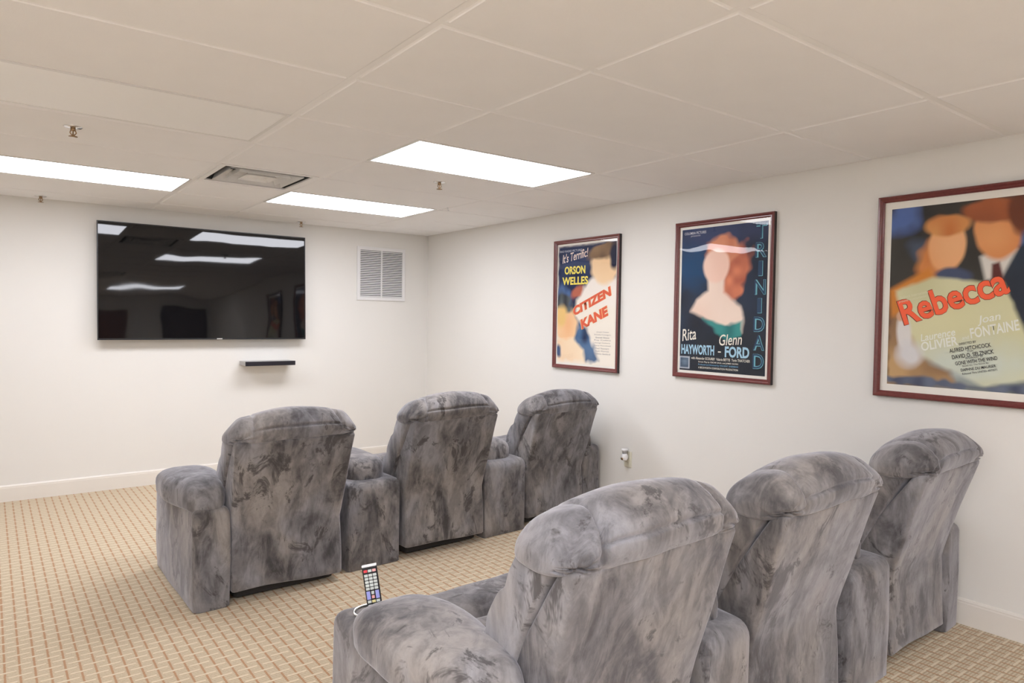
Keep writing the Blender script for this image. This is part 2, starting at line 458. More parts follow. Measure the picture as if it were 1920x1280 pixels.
# ---- supply diffusers
def diffuser(x, k, label):
    root = empty('ceiling_vent', (x, ROW(k), H))
    g = 0.013; w = S-2*g
    obj('frame', ring_mesh(w, w, 0.03, -0.005, 0.004).mesh('frame'), M['grid'], root, (g, g, 0))
    c = S/2
    obj('plenum_box', MB().box(g+0.02, S-g-0.02, g+0.02, S-g-0.02, 0.10, 0.104)
        .box(g+0.02, g+0.024, g+0.02, S-g-0.02, 0.005, 0.10).box(S-g-0.024, S-g-0.02, g+0.02, S-g-0.02, 0.005, 0.10)
        .box(g+0.024, S-g-0.024, g+0.02, g+0.024, 0.005, 0.10).box(g+0.024, S-g-0.024, S-g-0.024, S-g-0.02, 0.005, 0.10).mesh('plenum_box'), M['plenum'], root)
    def louver(r0, z0, r1, z1, rm, zm):
        prof = [(r0, z0), (rm, zm), (r1, z1)]
        rings = []
        for r, z in prof:
            rings.append([(c-r, c-r, z), (c+r, c-r, z), (c+r, c+r, z), (c-r, c+r, z)])
        for r, z in reversed(prof):
            rings.append([(c-r, c-r, z+0.003), (c+r, c-r, z+0.003), (c+r, c+r, z+0.003), (c-r, c+r, z+0.003)])
        v, f = loft(rings, cap=False)
        n = 4; L = len(rings)-1
        for kk in range(4): f.append((L*n+kk, L*n+(kk+1) % n, (kk+1) % n, kk))
        me = mesh_from(v, f); bm = bmesh.new(); bm.from_mesh(me); bmesh.ops.recalc_face_normals(bm, faces=bm.faces[:]); bm.to_mesh(me); bm.free(); return me
    obj('louver', louver(0.222, -0.006, 0.165, 0.065, 0.205, 0.035), M['diffmetal'], root)
    obj('louver', louver(0.158, -0.008, 0.105, 0.065, 0.142, 0.030), M['diffmetal'], root)
    obj('centre_pan', louver(0.095, -0.008, 0.001, 0.024, 0.075, 0.012), M['diffmetal'], root)
    return tag(root, label, 'vent', 'supply air vents in the ceiling')
diffuser(XA, 5, 'square metal air vent in the ceiling between the two lit panels')
diffuser(XA, -1, 'square metal air vent in the ceiling above the back row')

# ---- sprinkler heads
def sprinkler_meshes():
    v, f = lathe([(0.001, 0), (0.038, 0), (0.040, -0.002), (0.034, -0.006), (0.016, -0.008), (0.001, -0.008)], 28)
    esc = finish(mesh_from(v, f))
    v, f = lathe([(0.011, -0.006), (0.011, -0.018), (0.008, -0.021), (0.001, -0.021)], 16); body = finish(mesh_from(v, f))
    mb = MB()
    for s in (-1, 1):
        mb.cyl((s*0.009, 0, -0.018), (s*0.013, 0, -0.030), 0.0025, n=8).cyl((s*0.013, 0, -0.030), (0, 0, -0.046), 0.0025, n=8)
    mb.cyl((0, 0, -0.021), (0, 0, -0.044), 0.003, n=8)
    arm = mb.mesh()
    v, f = lathe([(0.001, -0.045), (0.019, -0.046), (0.019, -0.048), (0.001, -0.049)], 20); de = finish(mesh_from(v, f))
    return esc, body, arm, de
SPR = sprinkler_meshes()
for (x, y, lb) in [(-3.43, -2.596, 'pendant fire sprinkler beside the unlit ceiling panel'), (-3.43, -0.15, 'pendant fire sprinkler at far left above the television wall'),
                   (-1.435, -2.61, 'pendant fire sprinkler just beyond the largest lit panel'), (-1.435, -0.15, 'pendant fire sprinkler close above the right end of the television')]:
    root = empty('fire_sprinkler', (x, y, H-0.003))
    for nm, me, mt in zip(('escutcheon', 'body', 'frame', 'deflector'), SPR, (M['chrome'], M['brass'], M['brass'], M['brass'])): obj(nm, me, mt, root)
    tag(root, lb, 'sprinkler', 'fire sprinklers')
# small hook on the grid
mb = MB(); pts = [(0, 0, 0), (0, 0, -0.02), (0.006, 0, -0.027), (0.010, 0, -0.022), (0.011, 0, -0.016)]
for a, b in zip(pts[:-1], pts[1:]): mb.cyl(a, b, 0.0022, n=8)
mb.box(-0.009, 0.009, -0.006, 0.006, -0.002, 0.0)
tag(obj('ceiling_hook', mb.mesh(), M['whiteplastic'], None, (XC+0.01, -1.75, H)), 'tiny white hook clipped to the ceiling grid near the corner', 'hook')

# ================================================================= TELEVISION, SHELF, GRILLE
tv = empty('television', (-2.213, -0.085, 1.226)); tv.rotation_euler = (R(-1.5), 0, 0)
TW, TH = 1.692, 0.952
obj('housing', MB().box(-TW/2+0.006, TW/2-0.006, 0.0, 0.026, 0.006, TH-0.006).mesh(bevel=0.004), M['blackplastic'], tv)
obj('bezel', (lambda w: MB().box(-TW/2, TW/2, -0.010, 0.0, 0, 0.013).box(-TW/2, TW/2, -0.010, 0.0, TH-w, TH).box(-TW/2, -TW/2+w, -0.010, 0.0, 0.013, TH-w).box(TW/2-w, TW/2, -0.010, 0.0, 0.013, TH-w))(0.008).mesh(), M['blackplastic'], tv)
obj('screen', MB().box(-TW/2+0.008, TW/2-0.008, -0.006, -0.0005, 0.013, TH-0.008).mesh(), M['screen'], tv)
obj('badge', MB().box(0.055, 0.100, -0.012, -0.010, 0.003, 0.011).mesh(), M['badge'], tv)
obj('wall_mount', MB().box(-0.35, 0.35, 0.026, 0.052, 0.25, 0.70).mesh(), M['blackplastic'], tv)
tag(tv, 'large black flat-screen television mounted on the cream wall', 'television')

sh = empty('wall_shelf', (-1.718, 0, 1.012))
obj('board', MB().box(-0.222, 0.222, -0.175, -0.002, -0.018, 0.018).mesh(bevel=0.002), M['shelfgrey'], sh)
obj('front_lip', MB().box(-0.223, 0.223, -0.187, -0.175, -0.020, 0.019).mesh(bevel=0.002), M['shelf'], sh)
tag(sh, 'small floating shelf with black front below the television', 'shelf')

gr = empty('return_air_grille', (-0.545, 0, 1.612))
GW, GH = 0.536, 0.536
obj('frame', ring_mesh(GW, GH, 0.034, 0, 0).mesh() if False else MB().box(-GW/2, GW/2, -0.012, -0.001, 0, 0.034).box(-GW/2, GW/2, -0.012, -0.001, GH-0.034, GH).box(-GW/2, -GW/2+0.034, -0.012, -0.001, 0.034, GH-0.034).box(GW/2-0.034, GW/2, -0.012, -0.001, 0.034, GH-0.034).mesh(bevel=0.002), M['grille'], gr)
obj('mullion', MB().box(-0.007, 0.007, -0.0105, -0.002, 0.034, GH-0.034).mesh(), M['grille'], gr)
obj('backing', MB().box(-GW/2+0.03, GW/2-0.03, -0.0018, -0.0006, 0.03, GH-0.03).mesh(), M['dark'], gr)
nsl = 26; pitch = (GH-0.068)/nsl; hw = (GW/2-0.034-0.007)
sl = mesh_from([(0, -0.0095, 0), (hw, -0.0095, 0), (hw, -0.0022, 0.010), (0, -0.0022, 0.010), (0, -0.0100, 0.0035), (hw, -0.0100, 0.0035), (hw, -0.0022, 0.0125), (0, -0.0022, 0.0125)],
               [(0, 1, 2, 3), (7, 6, 5, 4), (0, 4, 5, 1), (1, 5, 6, 2), (2, 6, 7, 3), (3, 7, 4, 0)], 'slat')
for i in range(nsl):
    for x in (-GW/2+0.034, 0.007):
        obj('slat', sl, M['grille'], gr, (x, 0, 0.036+i*pitch))
tag(gr, 'white slatted return air grille on the wall right of the television', 'air grille')

# ================================================================= POSTERS
def painter(n=150, mrows=215, seed=1):
    s = (np.arange(n)+0.5)/n; t = (np.arange(mrows)+0.5)/mrows
    SS, TT = np.meshgrid(s, t)              # s left->right, t top->bottom
    rng = np.random.default_rng(seed)
    def vnoise(fx, fy):
        g = rng.random((fy+2, fx+2)); x = SS*fx; y = TT*fy
        xi = x.astype(int); yi = y.astype(int); xf = x-xi; yf = y-yi
        xf = xf*xf*(3-2*xf); yf = yf*yf*(3-2*yf)
        return (g[yi, xi]*(1-xf)+g[yi, xi+1]*xf)*(1-yf) + (g[yi+1, xi]*(1-xf)+g[yi+1, xi+1]*xf)*yf
    img = np.zeros((mrows, n, 3)); A = 0.70   # width / height
    def lin(c): return np.array(s2l(c))
    def put(mask, c, c2=None, f=None):
        nonlocal img
        col = lin(c)
        if c2 is not None: col = lin(c)[None, None]*(1-f[..., None]) + lin(c2)[None, None]*f[..., None]
        img = img*(1-mask[..., None]) + col*mask[..., None]
    def ell(cx, cy, rx, ry, ang=0, soft=0.12, wob=0.0):
        a = math.radians(ang); x = (SS-cx)*A; y = TT-cy
        xr = x*math.cos(a)+y*math.sin(a); yr = -x*math.sin(a)+y*math.cos(a)
        d = np.sqrt((xr/(rx*A))**2 + (yr/ry)**2)
        if wob: d = d + (vnoise(14, 20)-0.5)*wob
        return np.clip((1+soft-d)/(2*soft), 0, 1)
    def poly(pts, soft=0.006, wob=0.0):
        P = np.array(pts, float); inside = np.zeros(SS.shape, bool); dmin = np.full(SS.shape, 9.0)
        X = SS*A; Y = TT; PX = P[:, 0]*A; PY = P[:, 1]
        for i in range(len(P)):
            x1, y1, x2, y2 = PX[i], PY[i], PX[(i+1) % len(P)], PY[(i+1) % len(P)]
            c = ((y1 > Y) != (y2 > Y)) & (X < (x2-x1)*(Y-y1)/((y2-y1) if y2 != y1 else 1e-9)+x1); inside ^= c
            L2 = (x2-x1)**2+(y2-y1)**2+1e-12; tt = np.clip(((X-x1)*(x2-x1)+(Y-y1)*(y2-y1))/L2, 0, 1)
            dmin = np.minimum(dmin, np.hypot(X-x1-tt*(x2-x1), Y-y1-tt*(y2-y1)))
        sd = np.where(inside, dmin, -dmin)
        if wob: sd = sd + (vnoise(18, 26)-0.5)*wob
        return np.clip(sd/(2*soft)+0.5, 0, 1)
    return dict(put=put, ell=ell, poly=poly, vn=vnoise, SS=SS, TT=TT, get=lambda: img, n=n, m=mrows)

def art_kane():
    # plain generic colour study: navy field, two warm oval masses, pale lower field
    p = painter(seed=3); P, E, G, V = p['put'], p['ell'], p['poly'], p['vn']
    one = np.ones(p['SS'].shape)
    P(one, (244, 236, 222))
    P(G([(0, 0), (1, 0), (1, .30), (.62, .33), (.34, .46), (.30, .62), (0, .62)], 0.02, 0.02), (28, 36, 66), (52, 66, 104), V(6, 8))
    P(E(.10, .44, .16, .10, 0, .3, .8)*0.8, (90, 120, 170)); P(E(.34, .40, .12, .05, -20, .3, .8)*0.8, (206, 116, 84))
    P(G([(.46, .36), (.72, .24), (1, .30), (1, .52), (.62, .52), (.38, .50)], 0.02, 0.02), (244, 236, 226))
    P(E(.80, .20, .22, .145, 14, .14, .2), (240, 202, 156), (250, 224, 186), V(5, 6))
    P(E(.80, .075, .25, .060, -10, .2, .4), (92, 72, 58), (170, 138, 104), V(9, 6))
    P(E(.96, .12, .07, .10, 0, .3, .3), (40, 44, 66))
    P(G([(.30, .60), (.52, .70), (.74, .96), (.52, .985), (.30, .80)], 0.02, 0.03), (40, 48, 78), (84, 120, 160), V(10, 14))
    P(E(.16, .68, .21, .15, -8, .15, .25), (250, 216, 172), (244, 190, 140), V(5, 6))
    P(E(.10, .49, .18, .09, 12, .25, .6), (44, 42, 52), (110, 120, 120), V(14, 14))
    P(E(.07, .60, .10, .10, 0, .3, .4), (238, 200, 130))
    P(G([(0, .80), (.28, .79), (.48, .88), (.50, .98), (0, .98)], 0.02, 0.02), (250, 228, 196), (244, 208, 168), V(4, 4))
    P(E(.03, .90, .05, .05, 0, .3, .4), (56, 80, 120))
    return p

def art_trinidad():
    p = painter(seed=5); P, E, G, V = p['put'], p['ell'], p['poly'], p['vn']
    one = np.ones(p['SS'].shape)
    P(one, (24, 30, 46), (36, 52, 76), V(5, 6))
    P(E(.15, .25, .28, .14, 0, .5, .5), (26, 70, 110)); P(E(.45, .04, .5, .10, 0, .5, .4)*0.5, (70, 84, 130))
    P(E(.60, .90, .6, .25, 0, .4)*0.8, (28, 34, 42))
    P(E(.62, .33, .19, .20, 24, .14, .55), (170, 86, 66), (226, 140, 104), V(12, 16))
    P(E(.50, .16, .19, .10, 0, .14, .3), (206, 128, 96), (232, 160, 124), V(10, 8))
    P(G([(.33, .32), (.52, .32), (.53, .45), (.72, .55), (.76, .62), (.74, .72), (.55, .70), (.13, .58), (.20, .50), (.34, .44)], 0.015, 0.01), (236, 208, 190), (246, 226, 210), V(4, 5))
    P(E(.43, .27, .155, .115, 6, .10, .06), (242, 200, 180), (246, 214, 196), V(4, 5))
    P(G([(.28, .63), (.55, .67), (.74, .64), (.72, .74), (.60, .78), (.42, .71)], 0.012, 0.03), (28, 110, 112), (64, 156, 150), V(10, 10))
    P(G([(0, .90), (.13, .90), (.13, .985), (0, .985)], 0.003), (196, 204, 214))
    P(G([(.012, .907), (.118, .907), (.118, .978), (.012, .978)], 0.003), (52, 70, 92), (110, 130, 150), V(14, 60))
    return p

def art_rebecca():
    p = painter(seed=9); P, E, G, V = p['put'], p['ell'], p['poly'], p['vn']
    one = np.ones(p['SS'].shape)
    P(one, (40, 40, 40), (62, 60, 56), V(5, 6))
    P(E(.10, .07, .13, .08, 0, .4, .7), (84, 110, 170)); P(E(.22, .24, .08, .05, 30, .5, .5)*0.7, (80, 96, 120))
    P(E(.93, .27, .12, .18, 0, .4, .5), (72, 104, 150))
    P(G([(.74, .30), (.98, .24), (1, .22), (1, .78), (.90, .74), (.78, .48)], 0.012, 0.01), (26, 32, 44), (40, 56, 76), V(5, 7))
    P(G([(.66, .30), (.84, .24), (.90, .27), (.80, .42), (.70, .42)], 0.012), (222, 218, 210))
    P(G([(.74, .34), (.79, .33), (.83, .44), (.74, .44)], 0.008), (96, 44, 42))
    P(E(.77, .165, .155, .155, -8, .10, .08), (214, 130, 74), (234, 168, 110), V(4, 5))
    P(E(.74, .065, .20, .062, 6, .16, .25), (124, 62, 36), (172, 96, 56), V(10, 5))
    P(E(.90, .09, .07, .10, -10, .2, .3), (110, 56, 36))
    P(E(.36, .29, .13, .14, 24, .25, .45), (196, 110, 52), (224, 150, 84), V(10, 10))
    P(E(.43, .235, .135, .135, 4, .10, .06), (230, 160, 104), (244, 190, 140), V(4, 5))
    P(E(.42, .12, .16, .055, 2, .18, .25), (200, 112, 54), (232, 178, 110), V(9, 6))
    P(E(.47, .40, .14, .05, 0, .2, .2), (70, 82, 112))
    P(G([(0, .46), (.30, .345), (.36, .40), (.12, .50), (.10, .66), (.02, .62)], 0.015), (212, 134, 52))
    P(G([(.05, .465), (.33, .395), (.82, .44), (1, .74), (1, .93), (.72, .975), (.48, .90), (.20, .82)], 0.012, 0.01), (206, 204, 160), (224, 222, 184), V(4, 5))
    P(E(.62, .86, .40, .12, 0, .5, .3)*0.7, (206, 218, 214)); P(E(.40, .66, .25, .12, -15, .6)*0.4, (232, 226, 180))
    P(G([(0, .62), (.08, .60), (.16, .70), (.26, .84), (.48, .90), (.52, .99), (0, .99)], 0.02, 0.02), (120, 84, 62), (206, 168, 116), V(9, 8))
    P(E(.13, .71, .055, .115, -6, .25, .2), (226, 222, 218)); P(E(.10, .61, .035, .028, 0, .2), (214, 170, 140)); P(E(.17, .82, .09, .07, -20, .4, .3), (220, 218, 218))
    P(G([(0, .955), (.30, .945), (.70, .975), (1, .95), (1, .995), (0, .995)], 0.01, 0.02), (58, 66, 92), (110, 120, 140), V(12, 6))
    return p

PW, PZ = 0.745, 1.035
FRW = 0.030; MG = 0.020
def text_mesh(body, bold=0.0, shear=0.0):
    cu = bpy.data.curves.new('txt', 'FONT'); cu.body = body; cu.offset = bold; cu.shear = shear; cu.resolution_u = 3
    to = bpy.data.objects.new('txt', cu); COL.objects.link(to)
    dg = bpy.context.evaluated_depsgraph_get(); me = bpy.data.meshes.new_from_object(to.evaluated_get(dg))
    bpy.data.objects.remove(to); bpy.data.curves.remove(cu)
    me.materials.clear()
    return me

def poster(y_left, z_bot, art, texts, label, margin=(0.02, 0.02)):
    """local x: left->right as seen, local y: out of the wall towards the room is -y, z up"""
    root = empty('framed_poster', (0, y_left-PW/2, z_bot)); root.rotation_euler = (0, 0, R(-90))
    # mitred frame sweep
    prof = [(0.0, -0.002), (0.0, -0.026), (0.004, -0.030), (0.010, -0.031), (0.016, -0.027), (0.019, -0.0245), (0.024, -0.0245), (0.028, -0.020), (FRW, -0.018), (FRW, -0.002)]
    rings = []
    for cx, cz, sx, sz in [(-PW/2, 0, 1, 1), (PW/2, 0, -1, 1), (PW/2, PZ, -1, -1), (-PW/2, PZ, 1, -1)]:
        rings.append([(cx+sx*a, d, cz+sz*a) for a, d in prof])
    n = len(prof); v = [q for r in rings for q in r]; f = []
    for i in range(4):
        j = (i+1) % 4
        for k in range(n): f.append((i*n+k, i*n+(k+1) % n, j*n+(k+1) % n, j*n+k))
    me = mesh_from(v, f); bm = bmesh.new(); bm.from_mesh(me); bmesh.ops.recalc_face_normals(bm, faces=bm.faces[:]); bm.to_mesh(me); bm.free()
    me.materials.append(M['frame']); me.materials.append(M['framedark'])
    for i, pl in enumerate(me.polygons):
        if i % n == 0: pl.material_index = 1
    obj('frame', me, None, root)
    a = FRW-0.004
    obj('backing_sheet', MB().box(-PW/2+a, PW/2-a, -0.010, -0.003, a, PZ-a).mesh(), M['mat'], root)
    # print
    x0, x1 = -PW/2+FRW+margin[0], PW/2-FRW-margin[0]; z0, z1 = FRW+margin[1], PZ-FRW-margin[1]
    p = art(); nn, mm = p['n'], p['m']; img = p['get']()
    xs = np.linspace(x0, x1, nn); zs = np.linspace(z1, z0, mm)
    V = np.stack([np.tile(xs, mm), np.full(nn*mm, -0.0108), np.repeat(zs, nn)], -1)
    idx = np.arange(nn*mm).reshape(mm, nn)
    F = np.stack([idx[1:, :-1], idx[1:, 1:], idx[:-1, 1:], idx[:-1, :-1]], -1).reshape(-1, 4)
    me = bpy.data.meshes.new('print'); me.from_pydata(V.tolist(), [], F.tolist()); me.update()
    ca = me.color_attributes.new('ink', 'FLOAT_COLOR', 'POINT')
    rgba = np.concatenate([img.reshape(-1, 3), np.ones((nn*mm, 1))], -1).astype(np.float32)
    ca.data.foreach_set('color', rgba.ravel())
    obj('print', me, M['print'], root)
    # lettering: (string, s, t of lower-left corner, width, height, colour, angle, bold, shear)
    W, Hh = x1-x0, z1-z0
    for it, (st, s, t, w, h, colr, ang, bold, shear) in enumerate(texts):
        me = text_mesh(st, bold, shear)
        co = np.empty(len(me.vertices)*3, np.float32); me.vertices.foreach_get('co', co); co = co.reshape(-1, 3)
        mn, mx = co[:, :2].min(0), co[:, :2].max(0)
        q = (co[:, :2]-mn)/(mx-mn)*np.array([w*W, h*Hh]); ca_, sa_ = math.cos(R(ang)), math.sin(R(ang))
        X = x0+s*W+q[:, 0]*ca_-q[:, 1]*sa_; Z = z1-t*Hh+q[:, 0]*sa_+q[:, 1]*ca_
        Y = np.full(len(X), -0.0112-0.00012*it); co2 = np.stack([X, Y, Z], -1).astype(np.float32)
        me.vertices.foreach_set('co', co2.ravel()); me.update()
        obj('lettering', me, ink(colr), root)
    gx, gz0, gz1 = PW/2-FRW+0.003, FRW-0.003, PZ-FRW+0.003
    g = mesh_from([(-gx, -0.016, gz0), (gx, -0.016, gz0), (gx, -0.016, gz1), (-gx, -0.016, gz1)], [(0, 1, 2, 3)])
    obj('glazing', g, M['glass'], root)
    return tag(root, label, 'poster', 'framed film posters on the right wall')

cr = (238, 232, 218); yl = (246, 228, 110); rd = (226, 104, 78); dk = (40, 40, 44)
TX1 = [("RKO RADIO PICTURES", .03, .055, .40, .018, (200, 204, 214), 0, .01, 0),
       ("It's Terrific!", .08, .150, .47, .075, (246, 228, 216), 8, .012, .35),
       ("ORSON", .12, .245, .37, .068, yl, 0, .035, 0), ("WELLES", .08, .335, .46, .068, yl, 0, .035, 0),
       ("CITIZEN", .30, .605, .70, .080, (240, 180, 124), 21, .075, .12), ("KANE", .44, .715, .50, .085, (240, 180, 124), 21, .075, .12),
       ("CITIZEN", .31, .600, .68, .076, rd, 21, .045, .12), ("KANE", .45, .710, .48, .080, rd, 21, .045, .12)]
for k, (tt, w) in enumerate([("Joseph Cotten", .20), ("Dorothy Comingore", .27), ("Everett Sloane", .22), ("Ray Collins", .27), ("George Coulouris", .25), ("Agnes Moorehead", .27), ("Paul Stewart", .22), ("Ruth Warrick", .22), ("Erskine Sanford", .26)]):
    TX1.append((tt, .80-w/2, .735+k*.022, w, .012, (150, 146, 150), 0, 0, 0))
lb_ = (168, 206, 226)
TX2 = [("COLUMBIA PICTURES", .03, .038, .27, .018, (216, 216, 226), 0, .01, 0), ("presents", .11, .058, .12, .014, (200, 200, 212), 0, 0, .2),
       ("Rita", .03, .795, .18, .085, cr, 8, .008, .25), ("HAYWORTH", .02, .885, .41, .070, lb_, 0, .035, 0), ("-", .475, .862, .035, .008, cr, 0, .03, 0),
       ("Glenn", .49, .815, .26, .075, cr, 4, .008, .25), ("FORD", .555, .892, .275, .075, lb_, 0, .035, 0),
       ("with Alexander SCOURBY  Valerie BETTIS  Torin THATCHER", .15, .918, .69, .018, cr, 0, .012, 0),
       ("Screen Play by OSCAR SAUL and JAMES GUNN", .24, .941, .47, .013, cr, 0, .01, 0),
       ("Produced and Directed by VINCENT SHERMAN", .24, .960, .47, .013, (120, 176, 214), 0, .01, 0),
       ("A BECKWORTH CORPORATION PRODUCTION", .24, .980, .47, .013, cr, 0, .01, 0)]
for k, ch in enumerate("TRINIDAD"):
    wch = .045 if ch == 'I' else .115
    TX2.append((ch, .925-wch/2+.006, .112+k*.1205, wch, .098, (112, 176, 192), 0, .03, 0))
    TX2.append((ch, .925-wch/2, .109+k*.1205, wch, .094, (38, 66, 96), 0, -.005, 0))
wh = (236, 238, 228)
TX3 = [("Rebecca", .125, .668, .795, .150, (120, 52, 40), 19, .040, 0), ("Rebecca", .13, .664, .785, .144, (255, 106, 68), 19, .026, 0),
       ("Laurence", .26, .752, .26, .040, wh, 13, .01, .25), ("OLIVIER", .27, .805, .27, .050, wh, 13, .02, .1), ("and", .56, .735, .05, .018, wh, 13, 0, .2),
       ("Joan", .665, .662, .16, .052, wh, 13, .01, .25), ("FONTAINE", .62, .728, .33, .055, wh, 13, .02, .1), ("Selznick International", .09, .515, .22, .016, (226, 224, 196), 13, 0, .2), ("presents its picturization", .08, .540, .22, .016, (226, 224, 196), 13, 0, .2),
       ("DIRECTED BY", .54, .765, .12, .012, dk, 12, .005, 0), ("ALFRED HITCHCOCK", .475, .808, .29, .022, dk, 12, .012, 0), ("From", .60, .800, .04, .011, dk, 12, 0, 0),
       ("DAVID O. SELZNICK", .495, .842, .29, .022, dk, 12, .012, 0), ("Producer of", .59, .838, .12, .011, dk, 12, 0, 0),
       ("GONE WITH THE WIND", .52, .874, .29, .020, dk, 12, .012, 0), ("Based On The Novel By", .57, .882, .18, .011, dk, 12, 0, 0),
       ("DAPHNE DU MAURIER", .56, .905, .24, .015, dk, 12, .008, 0), ("Released Thru UNITED ARTISTS", .57, .922, .24, .010, dk, 12, .004, 0)]
poster(-2.096, 1.050, art_kane, TX1, 'mahogany framed film poster nearest the corner, pale with navy top', (0.012, 0.016))
poster(-3.363, 1.068, art_trinidad, TX2, 'mahogany framed dark blue film poster, the middle of three', (0.018, 0.018))
poster(-4.710, 1.066, art_rebecca, TX3, 'mahogany framed film poster with large orange title, rightmost of three', (0.034, 0.036))

# ================================================================= RECLINERS
VEL = M['velvet']
def rrect(x0, x1, y0, y1, r, ns=6, nc=4):
    r = min(r, (x1-x0)/2-1e-4, (y1-y0)/2-1e-4); pts = []
    cs = [(x1-r, y0+r, -90), (x1-r, y1-r, 0), (x0+r, y1-r, 90), (x0+r, y0+r, 180)]
    ends = []
    for cx, cy, a0 in cs:
        arc = [(cx+r*math.cos(R(a0+90*k/nc)), cy+r*math.sin(R(a0+90*k/nc))) for k in range(nc+1)]
        ends.append(arc)
    for i in range(4):
        arc = ends[i]; nx = ends[(i+1) % 4][0]
        pts += arc
        a = arc[-1]
        for k in range(1, ns): pts.append((a[0]+(nx[0]-a[0])*k/ns, a[1]+(nx[1]-a[1])*k/ns))
    return pts

def rbox(x0, x1, y0, y1, z0, z1, rv=0.03, rt=0.04, nz=9, amp=0.004, freq=5, seed=0, warp=None, ns=8, puff=0.0):
    rings = []
    zz = [z0, z0+0.006] + [z0+0.006+(z1-rt-z0-0.006)*k/nz for k in range(1, nz+1)]
    for z in zz:
        ins = 0.008 if z == z0 else 0
        t = (z-z0)/(z1-z0); b = -puff*math.sin(math.pi*min(1, max(0, t)))
        rings.append([(px, py, z) for px, py in rrect(x0+ins+b, x1-ins-b, y0+ins+b, y1-ins-b, rv, ns)])
    for k in range(1, 6):
        a = math.pi/2*k/5; ins = rt*(1-math.cos(a)); z = z1-rt+rt*math.sin(a)
        rings.append([(px, py, z) for px, py in rrect(x0+ins, x1-ins, y0+ins, y1-ins, max(0.004, rv-ins*0.5), ns)])
    md = min(x1-x0, y1-y0)/2
    for fct in (0.45, 0.7, 0.92):
        ins = rt+(md-rt)*fct
        rings.append([(px, py, z1+0.004*fct) for px, py in rrect(x0+ins, x1-ins, y0+ins, y1-ins, 0.006, ns)])
    v, f = loft(rings)
    if warp: v = [warp(p) for p in v]
    v = wobble(v, amp, freq, seed)
    v = [(p[0], p[1], max(p[2], z0)) for p in v]
    return finish(mesh_from(v, f))

def catmull(pts, per=6):
    out = []; n = len(pts)
    for i in range(n):
        p0, p1, p2, p3 = (np.array(pts[(i+k-1) % n]) for k in range(4))
        for k in range(per):
            t = k/per
            out.append(0.5*((2*p1)+(-p0+p2)*t+(2*p0-5*p1+4*p2-p3)*t*t+(-p0+3*p1-3*p2+p3)*t**3))
    return np.array(out)

def bump1(x, c, w): return math.exp(-((x-c)/w)**2)

def headrest_mesh(hw=0.324, seed=0.0):
    n = 84; rings = []
    for i in range(n+1):
        a = -1+2*i/n; u = math.sin(a*math.pi/2)*0.999 if abs(a) < 1 else a*0.999
        au = abs(u)
        arch = 0.062*au**2.0 + 0.022*max(0, au-0.62)/0.38 - 0.010*bump1(au, 0.80, 0.10)
        sec = [(-0.108, 0.830), (-0.124, 0.846), (-0.136, 0.882-arch*0.25), (-0.130, 0.925-arch*0.6), (-0.096, 0.968-arch*0.95), (-0.045, 0.992-arch), (0.042, 0.976-arch),
               (0.104, 0.930-arch*0.7), (0.132, 0.874-arch*0.3), (0.122, 0.815), (0.030, 0.800), (-0.055, 0.812)]
        c = catmull(sec, 8); ctr = np.array([-0.02, 0.872-arch*0.35])
        end = max(0.0, 1-au**9)**0.5; end = 0.35+0.65*end
        m = len(c); ring = []
        for k, q in enumerate(c):
            th = k/m           # 0 at rear seam, ~0.13 rear, ~.4 top, .7 front
            d = q-ctr; r = np.linalg.norm(d)
            top = bump1(th, 0.33, 0.20)
            groove = 0.020*bump1(au, 0.655+0.05*math.sin(th*9), 0.022)*top          # creases between centre and ears
            seam = 0.011*bump1(th, 0.215+0.02*u*u, 0.010)*(1 if au < 0.66 else max(0, 1-(au-0.66)/0.08))
            dx = (au-0.90)*hw; ds = (th-0.115)*0.66; rr = math.hypot(dx, ds); an = math.atan2(ds, dx)
            tuck = 0.026*math.exp(-(rr/0.015)**2)
            puck = 0.0105*math.sin(6*an+1.0+seed)*math.exp(-(rr/0.060)**2)*min(1, rr/0.018)
            puff = 0.008*bump1(au, 0.86, 0.10)*top + 0.006*bump1(au, 0.0, 0.5)*bump1(th, 0.30, 0.10)
            s = end*(1-(groove+seam+tuck+puck-puff)/max(r, 0.03))
            p = ctr+d*s
            ring.append((u*hw*(1-0.03*bump1(th, 0.0, 0.08)), p[0], p[1]))
        rings.append(ring)
    v, f = loft(rings); v = wobble(v, 0.006, 7, seed)
    return finish(mesh_from(v, f))

def backcushion_mesh(hw=0.312, seed=0.0):
    n = 30; rings = []
    for i in range(n+1):
        a = -1+2*i/n; u = math.sin(a*math.pi/2); u = u*0.999; au = abs(u)
        sec = [(-0.070, 0.865), (0.010, 0.872), (0.080, 0.845), (0.126, 0.790), (0.142, 0.744), (0.175, 0.715), (0.212, 0.650), (0.222, 0.606), (0.262, 0.575), (0.305, 0.515), (0.332, 0.455),
               (0.335, 0.400), (0.250, 0.385), (0.165, 0.435), (0.105, 0.540), (0.045, 0.660), (-0.015, 0.780)]
        c = catmull(sec, 4)
        end = max(0.0, 1-au**9)**0.5; end = 0.80+0.20*end
        ring = []
        for k, q in enumerate(c):
            # shrink towards the mid line of the cushion
            t = np.clip((0.88-q[1])/0.48, 0, 1); mid = np.array([0.02+0.22*t, q[1]])
            p = mid+(q-mid)*end
            ring.append((u*hw, p[0], p[1]))
        rings.append(ring)
    v, f = loft(rings); v = wobble(v, 0.006, 8, seed)
    return finish(mesh_from(v, f))

